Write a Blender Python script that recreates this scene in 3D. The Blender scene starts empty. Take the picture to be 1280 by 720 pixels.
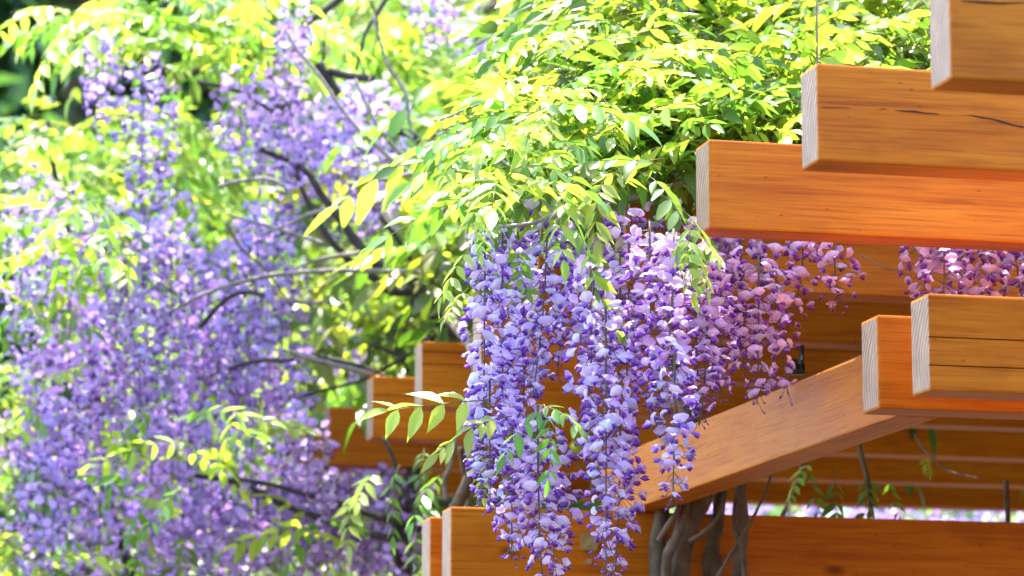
import bpy, bmesh, math, random
import numpy as np
from mathutils import Vector, Matrix
random.seed(7); rng = np.random.default_rng(11)
SC = bpy.context.scene; COL = SC.collection

# ---------------------------------------------------------------- camera
FPX, YAW, PITCH = 4300.0, math.radians(14.02), math.radians(9.97)
CAM = np.array([0.0, 0.0, 1.6])
cd = bpy.data.cameras.new('camera'); cam = bpy.data.objects.new('camera', cd); COL.objects.link(cam)
cd.sensor_width = 36.0; cd.lens = 36.0*FPX/1280.0; cd.clip_start = 0.1; cd.clip_end = 500
cam.location = CAM; cam.rotation_euler = (math.pi/2+PITCH, 0, -YAW)
cd.dof.use_dof = True; cd.dof.focus_distance = 5.55; cd.dof.aperture_fstop = 5.8; cd.dof.aperture_blades = 0
SC.camera = cam
# ---------------------------------------------------------------- world, sun, exposure
SUN_TO = Vector((-0.01, 0.20, 0.96)).normalized()
elev = math.asin(SUN_TO.z); azim = math.atan2(SUN_TO.x, SUN_TO.y)
w = bpy.data.worlds.new('World'); SC.world = w; w.use_nodes = True
nt = w.node_tree; bg = nt.nodes['Background']; sky = nt.nodes.new('ShaderNodeTexSky')
sky.sky_type = 'NISHITA'; sky.sun_disc = False; sky.sun_elevation = elev; sky.sun_rotation = azim
nt.links.new(sky.outputs[0], bg.inputs[0]); bg.inputs[1].default_value = 0.15
ld = bpy.data.lights.new('sun', 'SUN'); ld.energy = 3.2; ld.angle = math.radians(0.5); ld.color = (1.0, 0.95, 0.86)
lo = bpy.data.objects.new('sun', ld); COL.objects.link(lo); lo.location = (0, 0, 20)
lo.rotation_euler = (-SUN_TO).to_track_quat('-Z', 'Y').to_euler()
SC.view_settings.view_transform = 'Standard'; SC.view_settings.look = 'None'
SC.view_settings.exposure = 2.97; SC.view_settings.gamma = 1.0
SC.render.engine = 'CYCLES'
cy = SC.cycles; cy.max_bounces = 8; cy.diffuse_bounces = 4; cy.transmission_bounces = 6; cy.glossy_bounces = 3
cy.use_denoising = True; cy.caustics_reflective = False; cy.caustics_refractive = False

# ---------------------------------------------------------------- photo pixel (1280x720) -> world
Fv = np.array([math.sin(YAW)*math.cos(PITCH), math.cos(YAW)*math.cos(PITCH), math.sin(PITCH)])
Rv = np.array([math.cos(YAW), -math.sin(YAW), 0.0])
Uv = np.cross(Rv, Fv)
def ray(px, py): return Fv + Rv*(px-640)/FPX - Uv*(py-360)/FPX
def P(px, py, d): return CAM + ray(px, py)*d                      # d: distance along the optical axis
def Pz(px, py, z): r = ray(px, py); return CAM + r*((z-CAM[2])/r[2])
def PX(px, py, x): r = ray(px, py); return CAM + r*(x/r[0])

# ---------------------------------------------------------------- materials
def newmat(name):
    m = bpy.data.materials.new(name); m.use_nodes = True
    t = m.node_tree; return m, t, t.nodes, t.links, t.nodes['Principled BSDF']
def N(nodes, typ, **kw):
    n = nodes.new(typ)
    for k, v in kw.items(): setattr(n, k, v)
    return n
def ramp(nodes, stops):
    r = nodes.new('ShaderNodeValToRGB'); e = r.color_ramp.elements
    while len(e) < len(stops): e.new(0.5)
    for el, (p, c) in zip(e, stops): el.position = p; el.color = (*c, 1)
    return r
def wood(name, dark, mid, light):
    m, t, n, l, b = newmat(name)
    tc = N(n, 'ShaderNodeTexCoord'); oi = N(n, 'ShaderNodeObjectInfo')
    add = N(n, 'ShaderNodeVectorMath', operation='ADD'); sc = N(n, 'ShaderNodeVectorMath', operation='SCALE')
    cmb = N(n, 'ShaderNodeCombineXYZ')
    for i in range(3): l.new(oi.outputs['Random'], cmb.inputs[i])
    l.new(cmb.outputs[0], sc.inputs[0]); sc.inputs['Scale'].default_value = 37.0
    l.new(tc.outputs['Object'], add.inputs[0]); l.new(sc.outputs[0], add.inputs[1])
    mp = N(n, 'ShaderNodeMapping'); mp.inputs['Scale'].default_value = (1.6, 26, 30); l.new(add.outputs[0], mp.inputs[0])
    g = N(n, 'ShaderNodeTexNoise'); g.inputs['Scale'].default_value = 2.2; g.inputs['Detail'].default_value = 9; g.inputs['Roughness'].default_value = .66; g.inputs['Distortion'].default_value = .7
    l.new(mp.outputs[0], g.inputs['Vector'])
    mp2 = N(n, 'ShaderNodeMapping'); mp2.inputs['Scale'].default_value = (1.1, 5, 6); l.new(add.outputs[0], mp2.inputs[0])
    g2 = N(n, 'ShaderNodeTexNoise'); g2.inputs['Scale'].default_value = 2.0; g2.inputs['Detail'].default_value = 4; l.new(mp2.outputs[0], g2.inputs['Vector'])
    mx = N(n, 'ShaderNodeMath', operation='MULTIPLY_ADD'); l.new(g.outputs[0], mx.inputs[0]); mx.inputs[1].default_value = .55
    h = N(n, 'ShaderNodeMath', operation='MULTIPLY'); l.new(g2.outputs[0], h.inputs[0]); h.inputs[1].default_value = .5
    l.new(h.outputs[0], mx.inputs[2])
    r = ramp(n, [(.34, dark), (.52, mid), (.70, light)]); l.new(mx.outputs[0], r.inputs[0])
    # knots and water stains: few, with their own shape
    mp3 = N(n, 'ShaderNodeMapping'); mp3.inputs['Scale'].default_value = (2.1, 1, 5.0); l.new(add.outputs[0], mp3.inputs[0])
    vo = N(n, 'ShaderNodeTexVoronoi'); vo.inputs['Scale'].default_value = 1.7; l.new(mp3.outputs[0], vo.inputs['Vector'])
    kr = ramp(n, [(.03, (.35, .28, .24)), (.10, (1, 1, 1))]); l.new(vo.outputs['Distance'], kr.inputs[0])
    mp4 = N(n, 'ShaderNodeMapping'); mp4.inputs['Scale'].default_value = (6, 6, 9.0); l.new(add.outputs[0], mp4.inputs[0])
    st = N(n, 'ShaderNodeTexNoise'); st.inputs['Scale'].default_value = 1.5; st.inputs['Detail'].default_value = 3; l.new(mp4.outputs[0], st.inputs['Vector'])
    sr = ramp(n, [(.28, (.80, .74, .70)), (.44, (1, 1, 1))]); l.new(st.outputs[0], sr.inputs[0])
    m1 = N(n, 'ShaderNodeMixRGB', blend_type='MULTIPLY'); m1.inputs[0].default_value = 1; l.new(r.outputs[0], m1.inputs[1]); l.new(kr.outputs[0], m1.inputs[2])
    m2 = N(n, 'ShaderNodeMixRGB', blend_type='MULTIPLY'); m2.inputs[0].default_value = .8; l.new(m1.outputs[0], m2.inputs[1]); l.new(sr.outputs[0], m2.inputs[2])
    mp5 = N(n, 'ShaderNodeMapping'); mp5.inputs['Scale'].default_value = (5, 90, 170); l.new(add.outputs[0], mp5.inputs[0])
    fg = N(n, 'ShaderNodeTexNoise'); fg.inputs['Scale'].default_value = 1.6; fg.inputs['Detail'].default_value = 5; fg.inputs['Distortion'].default_value = .4; l.new(mp5.outputs[0], fg.inputs['Vector'])
    fr = ramp(n, [(.32, (.62, .50, .42)), (.50, (.96, .94, .92)), (.72, (1.0, 1.0, 1.0))]); l.new(fg.outputs[0], fr.inputs[0])
    m3 = N(n, 'ShaderNodeMixRGB', blend_type='MULTIPLY'); m3.inputs[0].default_value = .75; l.new(m2.outputs[0], m3.inputs[1]); l.new(fr.outputs[0], m3.inputs[2])
    mp6 = N(n, 'ShaderNodeMapping'); mp6.inputs['Scale'].default_value = (22, 30, 46); l.new(add.outputs[0], mp6.inputs[0])
    sp = N(n, 'ShaderNodeTexVoronoi'); sp.inputs['Scale'].default_value = 1.0; l.new(mp6.outputs[0], sp.inputs['Vector'])
    sq = ramp(n, [(.05, (.42, .34, .28)), (.10, (1, 1, 1))]); l.new(sp.outputs['Distance'], sq.inputs[0])
    m4 = N(n, 'ShaderNodeMixRGB', blend_type='MULTIPLY'); m4.inputs[0].default_value = .7; l.new(m3.outputs[0], m4.inputs[1]); l.new(sq.outputs[0], m4.inputs[2])
    hv = N(n, 'ShaderNodeHueSaturation'); l.new(m4.outputs[0], hv.inputs['Color'])
    vv = N(n, 'ShaderNodeMapRange'); l.new(oi.outputs['Random'], vv.inputs[0]); vv.inputs[3].default_value = .95; vv.inputs[4].default_value = 1.05
    l.new(vv.outputs[0], hv.inputs['Value']); l.new(hv.outputs[0], b.inputs['Base Color'])
    b.inputs['Roughness'].default_value = .55; b.inputs['Specular IOR Level'].default_value = .18
    bp = N(n, 'ShaderNodeBump'); bp.inputs['Strength'].default_value = .25; bp.inputs['Distance'].default_value = .004
    l.new(mx.outputs[0], bp.inputs['Height']); l.new(bp.outputs[0], b.inputs['Normal'])
    return m
M_WOOD = wood('stained_cedar', (.37, .082, .003), (.53, .148, .005), (.63, .215, .012))
def endgrain():
    m, t, n, l, b = newmat('end_grain')
    tc = N(n, 'ShaderNodeTexCoord'); oi = N(n, 'ShaderNodeObjectInfo')
    mp = N(n, 'ShaderNodeMapping'); l.new(tc.outputs['Object'], mp.inputs[0]); mp.inputs['Location'].default_value = (0, .10, .03); mp.inputs['Scale'].default_value = (0, 1, 1)
    wv = N(n, 'ShaderNodeTexWave', wave_type='RINGS', rings_direction='X'); wv.inputs['Scale'].default_value = 30; wv.inputs['Distortion'].default_value = 6.0; wv.inputs['Detail'].default_value = 3.0; wv.inputs['Detail Scale'].default_value = .6
    l.new(mp.outputs[0], wv.inputs['Vector'])
    r = ramp(n, [(.0, (.29, .17, .10)), (.35, (.36, .235, .15)), (1, (.40, .275, .19))]); l.new(wv.outputs[0], r.inputs[0])
    ns = N(n, 'ShaderNodeTexNoise'); ns.inputs['Scale'].default_value = 30; ns.inputs['Detail'].default_value = 5; l.new(tc.outputs['Object'], ns.inputs['Vector'])
    mm = N(n, 'ShaderNodeMixRGB', blend_type='OVERLAY'); mm.inputs[0].default_value = .35; l.new(r.outputs[0], mm.inputs[1]); l.new(ns.outputs[0], mm.inputs[2])
    l.new(mm.outputs[0], b.inputs['Base Color']); b.inputs['Roughness'].default_value = .8
    bp = N(n, 'ShaderNodeBump'); bp.inputs['Strength'].default_value = .3; bp.inputs['Distance'].default_value = .002; l.new(wv.outputs[0], bp.inputs['Height']); l.new(bp.outputs[0], b.inputs['Normal'])
    return m
M_END = endgrain()
def plain(name, c, rough=.7, noise=0, nscale=20, metal=0):
    m, t, n, l, b = newmat(name); b.inputs['Roughness'].default_value = rough; b.inputs['Metallic'].default_value = metal
    if noise:
        tc = N(n, 'ShaderNodeTexCoord'); ns = N(n, 'ShaderNodeTexNoise'); ns.inputs['Scale'].default_value = nscale; ns.inputs['Detail'].default_value = 6
        l.new(tc.outputs['Object'], ns.inputs['Vector'])
        r = ramp(n, [(.3, tuple(x*(1-noise) for x in c)), (.7, tuple(min(1, x*(1+noise)) for x in c))]); l.new(ns.outputs[0], r.inputs[0]); l.new(r.outputs[0], b.inputs['Base Color'])
        bp = N(n, 'ShaderNodeBump'); bp.inputs['Strength'].default_value = .4; bp.inputs['Distance'].default_value = .01; l.new(ns.outputs[0], bp.inputs['Height']); l.new(bp.outputs[0], b.inputs['Normal'])
    else: b.inputs['Base Color'].default_value = (*c, 1)
    return m
def thin(name, trans_tint, fac, rough, spec, var, ttint_gain=1.0):
    """thin petal or leaf: its own colour comes from the mesh colour attribute, light passes through it"""
    m, t, n, l, b = newmat(name)
    at = N(n, 'ShaderNodeAttribute', attribute_name='Col'); oi = N(n, 'ShaderNodeObjectInfo')
    hv = N(n, 'ShaderNodeHueSaturation'); l.new(at.outputs['Color'], hv.inputs['Color'])
    vv = N(n, 'ShaderNodeMapRange'); l.new(oi.outputs['Random'], vv.inputs[0]); vv.inputs[3].default_value = 1-var; vv.inputs[4].default_value = 1+var; l.new(vv.outputs[0], hv.inputs['Value'])
    hh = N(n, 'ShaderNodeMapRange'); l.new(oi.outputs['Random'], hh.inputs[0]); hh.inputs[3].default_value = .5-var*.06; hh.inputs[4].default_value = .5+var*.06; l.new(hh.outputs[0], hv.inputs['Hue'])
    l.new(hv.outputs[0], b.inputs['Base Color']); b.inputs['Roughness'].default_value = rough; b.inputs['Specular IOR Level'].default_value = spec
    tr = N(n, 'ShaderNodeBsdfTranslucent'); mu = N(n, 'ShaderNodeMixRGB', blend_type='MULTIPLY'); mu.inputs[0].default_value = 1
    l.new(hv.outputs[0], mu.inputs[1]); mu.inputs[2].default_value = (*trans_tint, 1); l.new(mu.outputs[0], tr.inputs[0])
    mix = N(n, 'ShaderNodeMixShader'); mix.inputs[0].default_value = fac; l.new(b.outputs[0], mix.inputs[1]); l.new(tr.outputs[0], mix.inputs[2])
    l.new(mix.outputs[0], n['Material Output'].inputs[0]); return m
M_LEAF = thin('wisteria_leaf', (1.6, 1.6, .75), .55, .36, .6, .18)
M_PETAL = thin('wisteria_petal', (1.0, .9, 1.05), .33, .55, .25, .12)
M_TREE = thin('tree_leaf', (1.5, 1.5, .6), .45, .5, .4, .05)
M_BARK = plain('vine_bark', (.12, .080, .048), .85, .45, 34)
M_BRANCH = plain('dark_branch_bark', (.04, .03, .026), .85, .4, 34)
M_TWIG = plain('grey_twig', (.21, .17, .15), .8, .35, 60)
M_STALK = plain('raceme_stalk', (.13, .10, .06), .7)
M_GREY = plain('grey_render', (.22, .22, .24), .85, .08, 3)
M_GLASS = plain('window_glass', (.012, .02, .03), .08)
M_FRAME = plain('window_frame', (.35, .37, .40), .5)
M_GROUND = plain('gravel_path', (.05, .038, .025), .9, .18, 2)
M_PLATE = plain('weathered_plate', (.36, .27, .10), .5, .3, 60, .3)
M_STEEL = plain('bolt_steel', (.5, .47, .45), .35, 0, 1, .8)
M_CRACK = plain('open_crack', (.035, .012, .005), .95)
M_STEELGREY = plain('grey_steel', (.30, .31, .34), .45, .2, 12, .3)
M_BLACK = plain('black_enamel', (.012, .012, .014), .35)

# ---------------------------------------------------------------- object helpers
def link(o, parent=None, ploc=None):
    COL.objects.link(o)
    if parent is not None: o.parent = parent
    return o
def tag(o, label=None, cat=None, group=None, kind=None):
    for k, v in (('label', label), ('category', cat), ('group', group), ('kind', kind)):
        if v: o[k] = v
    return o
def thing(name, loc, label, cat, group=None):
    o = bpy.data.objects.new(name, None); o.empty_display_size = .1; o.location = loc; COL.objects.link(o)
    return tag(o, label, cat, group)
def mesh_arr(name, V, F, C=None, mats=(), smooth=True):
    """V n x 3, F m x 3 triangles, C n x 3 colours"""
    me = bpy.data.meshes.new(name); V = np.asarray(V, np.float32); F = np.asarray(F, np.int32)
    me.vertices.add(len(V)); me.vertices.foreach_set('co', V.ravel())
    me.loops.add(F.size); me.loops.foreach_set('vertex_index', F.ravel())
    me.polygons.add(len(F)); me.polygons.foreach_set('loop_start', np.arange(0, F.size, 3, dtype=np.int32))
    try: me.polygons.foreach_set('loop_total', np.full(len(F), 3, np.int32))
    except Exception: pass
    me.update(calc_edges=True)
    if C is not None:
        a = me.color_attributes.new('Col', 'FLOAT_COLOR', 'POINT'); c4 = np.ones((len(V), 4), np.float32); c4[:, :3] = C
        a.data.foreach_set('color', c4.ravel())
    if smooth: me.polygons.foreach_set('use_smooth', np.ones(len(F), bool))
    for m in mats: me.materials.append(m)
    return me
def obj(name, me, parent=None, loc=None):
    o = bpy.data.objects.new(name, me); COL.objects.link(o)
    if parent is not None: o.parent = parent
    if loc is not None: o.location = loc
    return o
def wloc(parent):                                                 # world position of a thing or of a part of one
    v = Vector((0, 0, 0))
    while parent is not None: v += parent.location; parent = parent.parent
    return np.array(v)
class Geo:
    """collects triangle pieces into one mesh"""
    def __init__(s): s.V, s.F, s.C, s.n = [], [], [], 0
    def add(s, V, F, C=None):
        V = np.asarray(V, float); F = np.asarray(F, int)
        if C is None: C = np.ones((len(V), 3))
        s.V.append(V); s.F.append(F+s.n); s.C.append(np.broadcast_to(np.asarray(C, float), (len(V), 3))); s.n += len(V)
    def inst(s, base, mats, tints=None):
        V, F, C = base; m = len(mats)
        if m == 0: return
        mats = np.asarray(mats); VV = np.einsum('mij,nj->mni', mats[:, :3, :3], V) + mats[:, None, :3, 3]
        CC = np.broadcast_to(C, (m,)+C.shape)
        if tints is not None: CC = CC*np.asarray(tints)[:, None, :]
        FF = F[None]+(np.arange(m)*len(V))[:, None, None]
        s.add(VV.reshape(-1, 3), FF.reshape(-1, 3), CC.reshape(-1, 3))
    def tube(s, pts, radii, sides=6, C=None, bumpy=0.0):
        pts = np.asarray(pts, float); k = len(pts); radii = np.broadcast_to(np.asarray(radii, float), (k,)); rings = []
        ref = np.array([.13, .31, .94]); a = None
        for i in range(k):
            d = pts[min(i+1, k-1)]-pts[max(i-1, 0)]; d = d/(np.linalg.norm(d)+1e-9)
            if a is None:
                a = np.cross(d, ref);
                if np.linalg.norm(a) < .1: a = np.cross(d, [1, 0, 0])
            a = a-d*np.dot(a, d); a /= np.linalg.norm(a)+1e-9; b = np.cross(d, a)
            th = np.arange(sides)*2*math.pi/sides
            rr = radii[i]*(1+bumpy*rng.normal(size=sides)) if bumpy else np.full(sides, radii[i])
            rings.append(pts[i]+rr[:, None]*(np.cos(th)[:, None]*a+np.sin(th)[:, None]*b))
        V = np.concatenate(rings+[pts[:1], pts[-1:]]); F = []
        for i in range(k-1):
            for j in range(sides):
                p, q = i*sides+j, i*sides+(j+1) % sides
                F += [(p, q, q+sides), (p, q+sides, p+sides)]
        for j in range(sides):
            F += [(k*sides, (j+1) % sides, j), (k*sides+1, (k-1)*sides+j, (k-1)*sides+(j+1) % sides)]
        s.add(V, F, C)
    def mesh(s, name, mats, off=(0, 0, 0), smooth=True):
        return mesh_arr(name, np.concatenate(s.V)-np.asarray(off), np.concatenate(s.F), np.concatenate(s.C), mats, smooth)
def spline(pts, n=6):
    """Catmull-Rom through the points"""
    p = [np.asarray(q, float) for q in pts]; p = [2*p[0]-p[1]]+p+[2*p[-1]-p[-2]]; out = []
    for i in range(1, len(p)-2):
        for k in range(n):
            t = k/n
            out.append(.5*((2*p[i])+(-p[i-1]+p[i+1])*t+(2*p[i-1]-5*p[i]+4*p[i+1]-p[i+2])*t*t+(-p[i-1]+3*p[i]-3*p[i+1]+p[i+2])*t**3))
    out.append(p[-2]); return np.array(out)
def frame(o, x, zhint=(0, 0, 1), scale=1.0, roll=0.0):
    """4x4 with local x along x, z near zhint"""
    x = np.asarray(x, float); x = x/np.linalg.norm(x); z = np.asarray(zhint, float); y = np.cross(z, x)
    if np.linalg.norm(y) < 1e-3: y = np.cross([0, 1, 0], x)
    y /= np.linalg.norm(y); z = np.cross(x, y); c, s = math.cos(roll), math.sin(roll)
    y, z = c*y+s*z, -s*y+c*z
    M = np.eye(4); M[:3, 0] = x*scale; M[:3, 1] = y*scale; M[:3, 2] = z*scale; M[:3, 3] = o; return M

# ---------------------------------------------------------------- the setting
g = Geo(); S = 150; g.add([(-S, -S, 0), (S, -S, 0), (S, S, 0), (-S, S, 0)], [(0, 1, 2), (0, 2, 3)])
tag(obj('ground', g.mesh('ground', [M_GROUND])), kind='structure')

# ---------------------------------------------------------------- pergola
H, T = .144, .075
c2 = P(1002, 214, 5.0)                                            # back lower corner of one rafter's cut end
XE, YB, ZB = c2; SP = .5/(math.cos(YAW)*math.cos(PITCH))
XR = XE+6.0
PERG = thing('pergola', (XE+1.5, YB+1.5, 0), 'orange stained timber pergola with stepped rafter ends carrying the wisteria', 'pergola')
PL = np.array(PERG.location)
def beam(name, x0, x1, y0, y1, z0, z1, grooves=(), bev=.004, rot=0.0, parent=PERG, endmat=True):
    """timber with the long side on x; grooves: (fraction of height) seams on the front face"""
    bm = bmesh.new(); L, D, Hh = x1-x0, y1-y0, z1-z0
    prof = [(-D/2, -Hh/2)]; prof = []
    zs = [-Hh/2]
    front = [(-D/2, -Hh/2)]
    for f in sorted(grooves):
        zc = -Hh/2+f*Hh; front += [(-D/2, zc-.0011), (-D/2+.006, zc), (-D/2, zc+.0011)]
    front += [(-D/2, Hh/2)]; prof = front+[(D/2, Hh/2), (D/2, -Hh/2)]
    a = [bm.verts.new((-L/2, y, z)) for y, z in prof]; b = [bm.verts.new((L/2, y, z)) for y, z in prof]; k = len(prof)
    for i in range(k):
        j = (i+1) % k; bm.faces.new((a[j], a[i], b[i], b[j]))
    fe = bm.faces.new(a); ff = bm.faces.new(b[::-1]); fe.material_index = ff.material_index = 1
    bmesh.ops.recalc_face_normals(bm, faces=bm.faces)
    corner = [e for e in bm.edges if all(min(abs(abs(v.co.y)-D/2), 1) < 1e-6 and abs(abs(v.co.z)-Hh/2) < 1e-6 for v in e.verts)]
    bmesh.ops.bevel(bm, geom=corner, offset=bev, segments=2, profile=.6, affect='EDGES')
    me = bpy.data.meshes.new(name); bm.to_mesh(me); bm.free(); me.materials.append(M_WOOD); me.materials.append(M_END)
    o = obj(name, me, parent); o.location = Vector(((x0+x1)/2, (y0+y1)/2, (z0+z1)/2))-Vector(wloc(parent)); o.rotation_euler.z = rot
    return o
seams = {3: (), 6: (.66, .84), 7: (.70,), 5: (.5,)}
jit = [0, 0, 0, .012, -.01, .006, .0, .0, 0, .01, -.01]
RAFT = []
for i in range(-1, 9):                                            # ten rafters, one every half metre
    y1 = YB+i*SP; r = beam('rafter', XE+jit[i+1], XR, y1-T, y1, ZB, ZB+H, seams.get(i+1, ())); RAFT.append(r)
# the near pair of beams
zp = P(1140, 496.5, 5.1)[2]
A = Pz(1140, 496.5, zp); B = Pz(1078, 518.5, zp)
beam('tie_beam', A[0], XR, A[1]-T, A[1], zp, zp+H, (.26, .55))
nb2 = beam('tie_beam', B[0], XR, B[1]-T, B[1], zp, zp+H)
# the slanting beam between the pairs
g0 = Pz(1121, 520, zp); g1 = Pz(800, 633, zp); dirv = (g1-g0)/np.linalg.norm(g1-g0)
GH, GW = .117, .072
g0 = g0+dirv*((B[1]+.002-g0[1])/dirv[1]); side = np.array([dirv[1], -dirv[0], 0]); g1 = g1+dirv*.25
mid = (g0+g1)/2+side*GW/2; Lg = np.linalg.norm(g1-g0)
gb = beam('cross_beam', -Lg/2, Lg/2, -GW/2, GW/2, 0, GH)
gb.location = Vector((mid[0], mid[1], zp+GH/2))-PERG.location; gb.rotation_euler.z = math.atan2(dirv[1], dirv[0])
# the low pair behind, under the cross beam
C1 = Pz(552.5, 638.5, zp-.001); C2 = Pz(532, 648.5, zp-.001)
HL = .142
lb = beam('low_beam', C1[0], XR, C1[1]-T, C1[1], zp-.001-HL, zp-.001)
beam('low_beam', C2[0], XR, C2[1]+.035-T, C2[1]+.035, zp-.001-HL, zp-.001)
def box_geo(g, c, s, C=None):
    c = np.asarray(c); s = np.asarray(s)/2
    V = [c+s*np.array(q) for q in [(-1, -1, -1), (1, -1, -1), (1, 1, -1), (-1, 1, -1), (-1, -1, 1), (1, -1, 1), (1, 1, 1), (-1, 1, 1)]]
    g.add(V, [(0, 2, 1), (0, 3, 2), (4, 5, 6), (4, 6, 7), (0, 1, 5), (0, 5, 4), (1, 2, 6), (1, 6, 5), (2, 3, 7), (2, 7, 6), (3, 0, 4), (3, 4, 7)], C)
def bevbox(name, c, s, mat, parent, bev=.003):
    bm = bmesh.new(); bmesh.ops.create_cube(bm, size=1); bmesh.ops.scale(bm, vec=s, verts=bm.verts)
    bmesh.ops.bevel(bm, geom=bm.edges[:], offset=bev, segments=2, affect='EDGES')
    me = bpy.data.meshes.new(name); bm.to_mesh(me); bm.free(); me.materials.append(mat)
    return obj(name, me, parent, Vector(c)-Vector(wloc(parent)))
yf = C1[1]-T
pl = PX(736, 678, 1.0); r_ = ray(736, 678); q = CAM+r_*((yf-CAM[1])/r_[1])
pp = bevbox('bracket_plate', (q[0], yf-.0025, q[2]), (.034, .009, .034), M_PLATE, PERG, .002)
r_ = ray(736, 702); q = CAM+r_*((yf-CAM[1])/r_[1])
def bolt(x, y, z):
    bm = bmesh.new(); bmesh.ops.create_cone(bm, segments=12, radius1=.007, radius2=.0055, depth=.008, cap_ends=True)
    bmesh.ops.rotate(bm, matrix=Matrix.Rotation(math.pi/2, 3, 'X'), verts=bm.verts)
    me = bpy.data.meshes.new('bolt'); bm.to_mesh(me); bm.free(); me.materials.append(M_STEEL)
    return obj('bolt', me, PERG, Vector((x, y, z))-PERG.location)
bolt(q[0], yf-.002, q[2])
# purlins and posts that carry the rafters beyond the frame
for xp in (XE+2.75,):
    y0, y1 = YB-.75, YB+8*SP+.15
    pb = beam('purlin', -(y1-y0)/2, (y1-y0)/2, -.045, .045, 0, .17)
    pb.location = Vector((xp, (y0+y1)/2, ZB-.085+.001))-PERG.location; pb.rotation_euler.z = math.pi/2
    for yy in (YB-.4, A[1]+.045+.06, C1[1]+.09, YB+8*SP-.2):
        bevbox('post', (xp, yy, (ZB-.168)/2), (.12, .12, ZB-.168), M_WOOD, PERG, .006)
pb = beam('purlin', -2.2, 2.2, -.045, .045, 0, .17)
pb.location = Vector((XE+5.8, YB+1.6, ZB-.085+.001))-PERG.location; pb.rotation_euler.z = math.pi/2
# post under the low pair, hidden below the frame, with the vine stems round it
bevbox('post', ((Pz(880, 650, zp)[0]), C1[1]+.052, (zp-HL)/2), (.10, .10, zp-HL-.004), M_WOOD, PERG, .006)
# grey steel beam under the rafters, beside the cross beam
sx = Pz(1084, 440, ZB)[0]; sy0, sy1, shh = YB+2*SP-.02, PX(790, 535, sx)[1], .12
bevbox('steel_beam', (sx+.03, (sy0+sy1)/2, ZB+.002-shh/2), (.06, sy1-sy0, shh), M_STEELGREY, PERG, .004)
g = Geo(); q = P(997, 462, 6.35)
for dx, dz, wx, wz in ((0, 0, .022, .018), (.008, .022, .004, .045), (-.008, .012, .012, .012)): box_geo(g, (q[0]+dx, q[1], q[2]+dz), (wx, .02, wz))
obj('cable_clamp', g.mesh('cable_clamp', [M_BLACK], PL, False), PERG)
# the drying crack in one rafter's face, a dark open split
def crack(raft_y, pts_px, wpx):
    g = Geo(); V = []; F = []
    for k, (px, py) in enumerate(pts_px):
        r = ray(px, py); q = CAM+r*((raft_y-.0006-CAM[1])/r[1]); h = wpx[k]/FPX*5/2
        V += [q+np.array([0, 0, h]), q-np.array([0, 0, h])]
    for k in range(len(pts_px)-1): F += [(2*k, 2*k+1, 2*k+3), (2*k, 2*k+3, 2*k+2)]
    g.add(V, F); return g
for pts, ws in (([(1026, 134), (1040, 134.6), (1052, 134.4), (1063, 135.4)], [.5, 1.0, .8, .2]), ([(1096, 136.6), (1104, 136.2), (1110, 137)], [.2, 1.0, .2]),
                ([(1117, 137.6), (1130, 138.8), (1143, 139.4), (1156, 141.2), (1170, 142.2), (1176, 143)], [.2, 1.8, 2.6, 1.6, 1.2, .2]),
                ([(1205, 144), (1216, 144.6), (1228, 147), (1240, 148.6), (1252, 152), (1266, 156.5), (1278, 158.6), (1292, 162)], [.2, 1.4, 2.0, 1.5, 2.6, 1.8, 2.2, 1.0])):
    cg = crack(YB-T, pts, ws); obj('crack', cg.mesh('crack', [M_CRACK], RAFT[1].location+PERG.location, False), RAFT[1])
cg = crack(YB-SP-T, [(1202, 1), (1225, 2.5), (1250, 4), (1285, 3)], [1, 2.6, 2.2, 1])
obj('crack', cg.mesh('crack', [M_CRACK], RAFT[0].location+PERG.location, False), RAFT[0])

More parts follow.
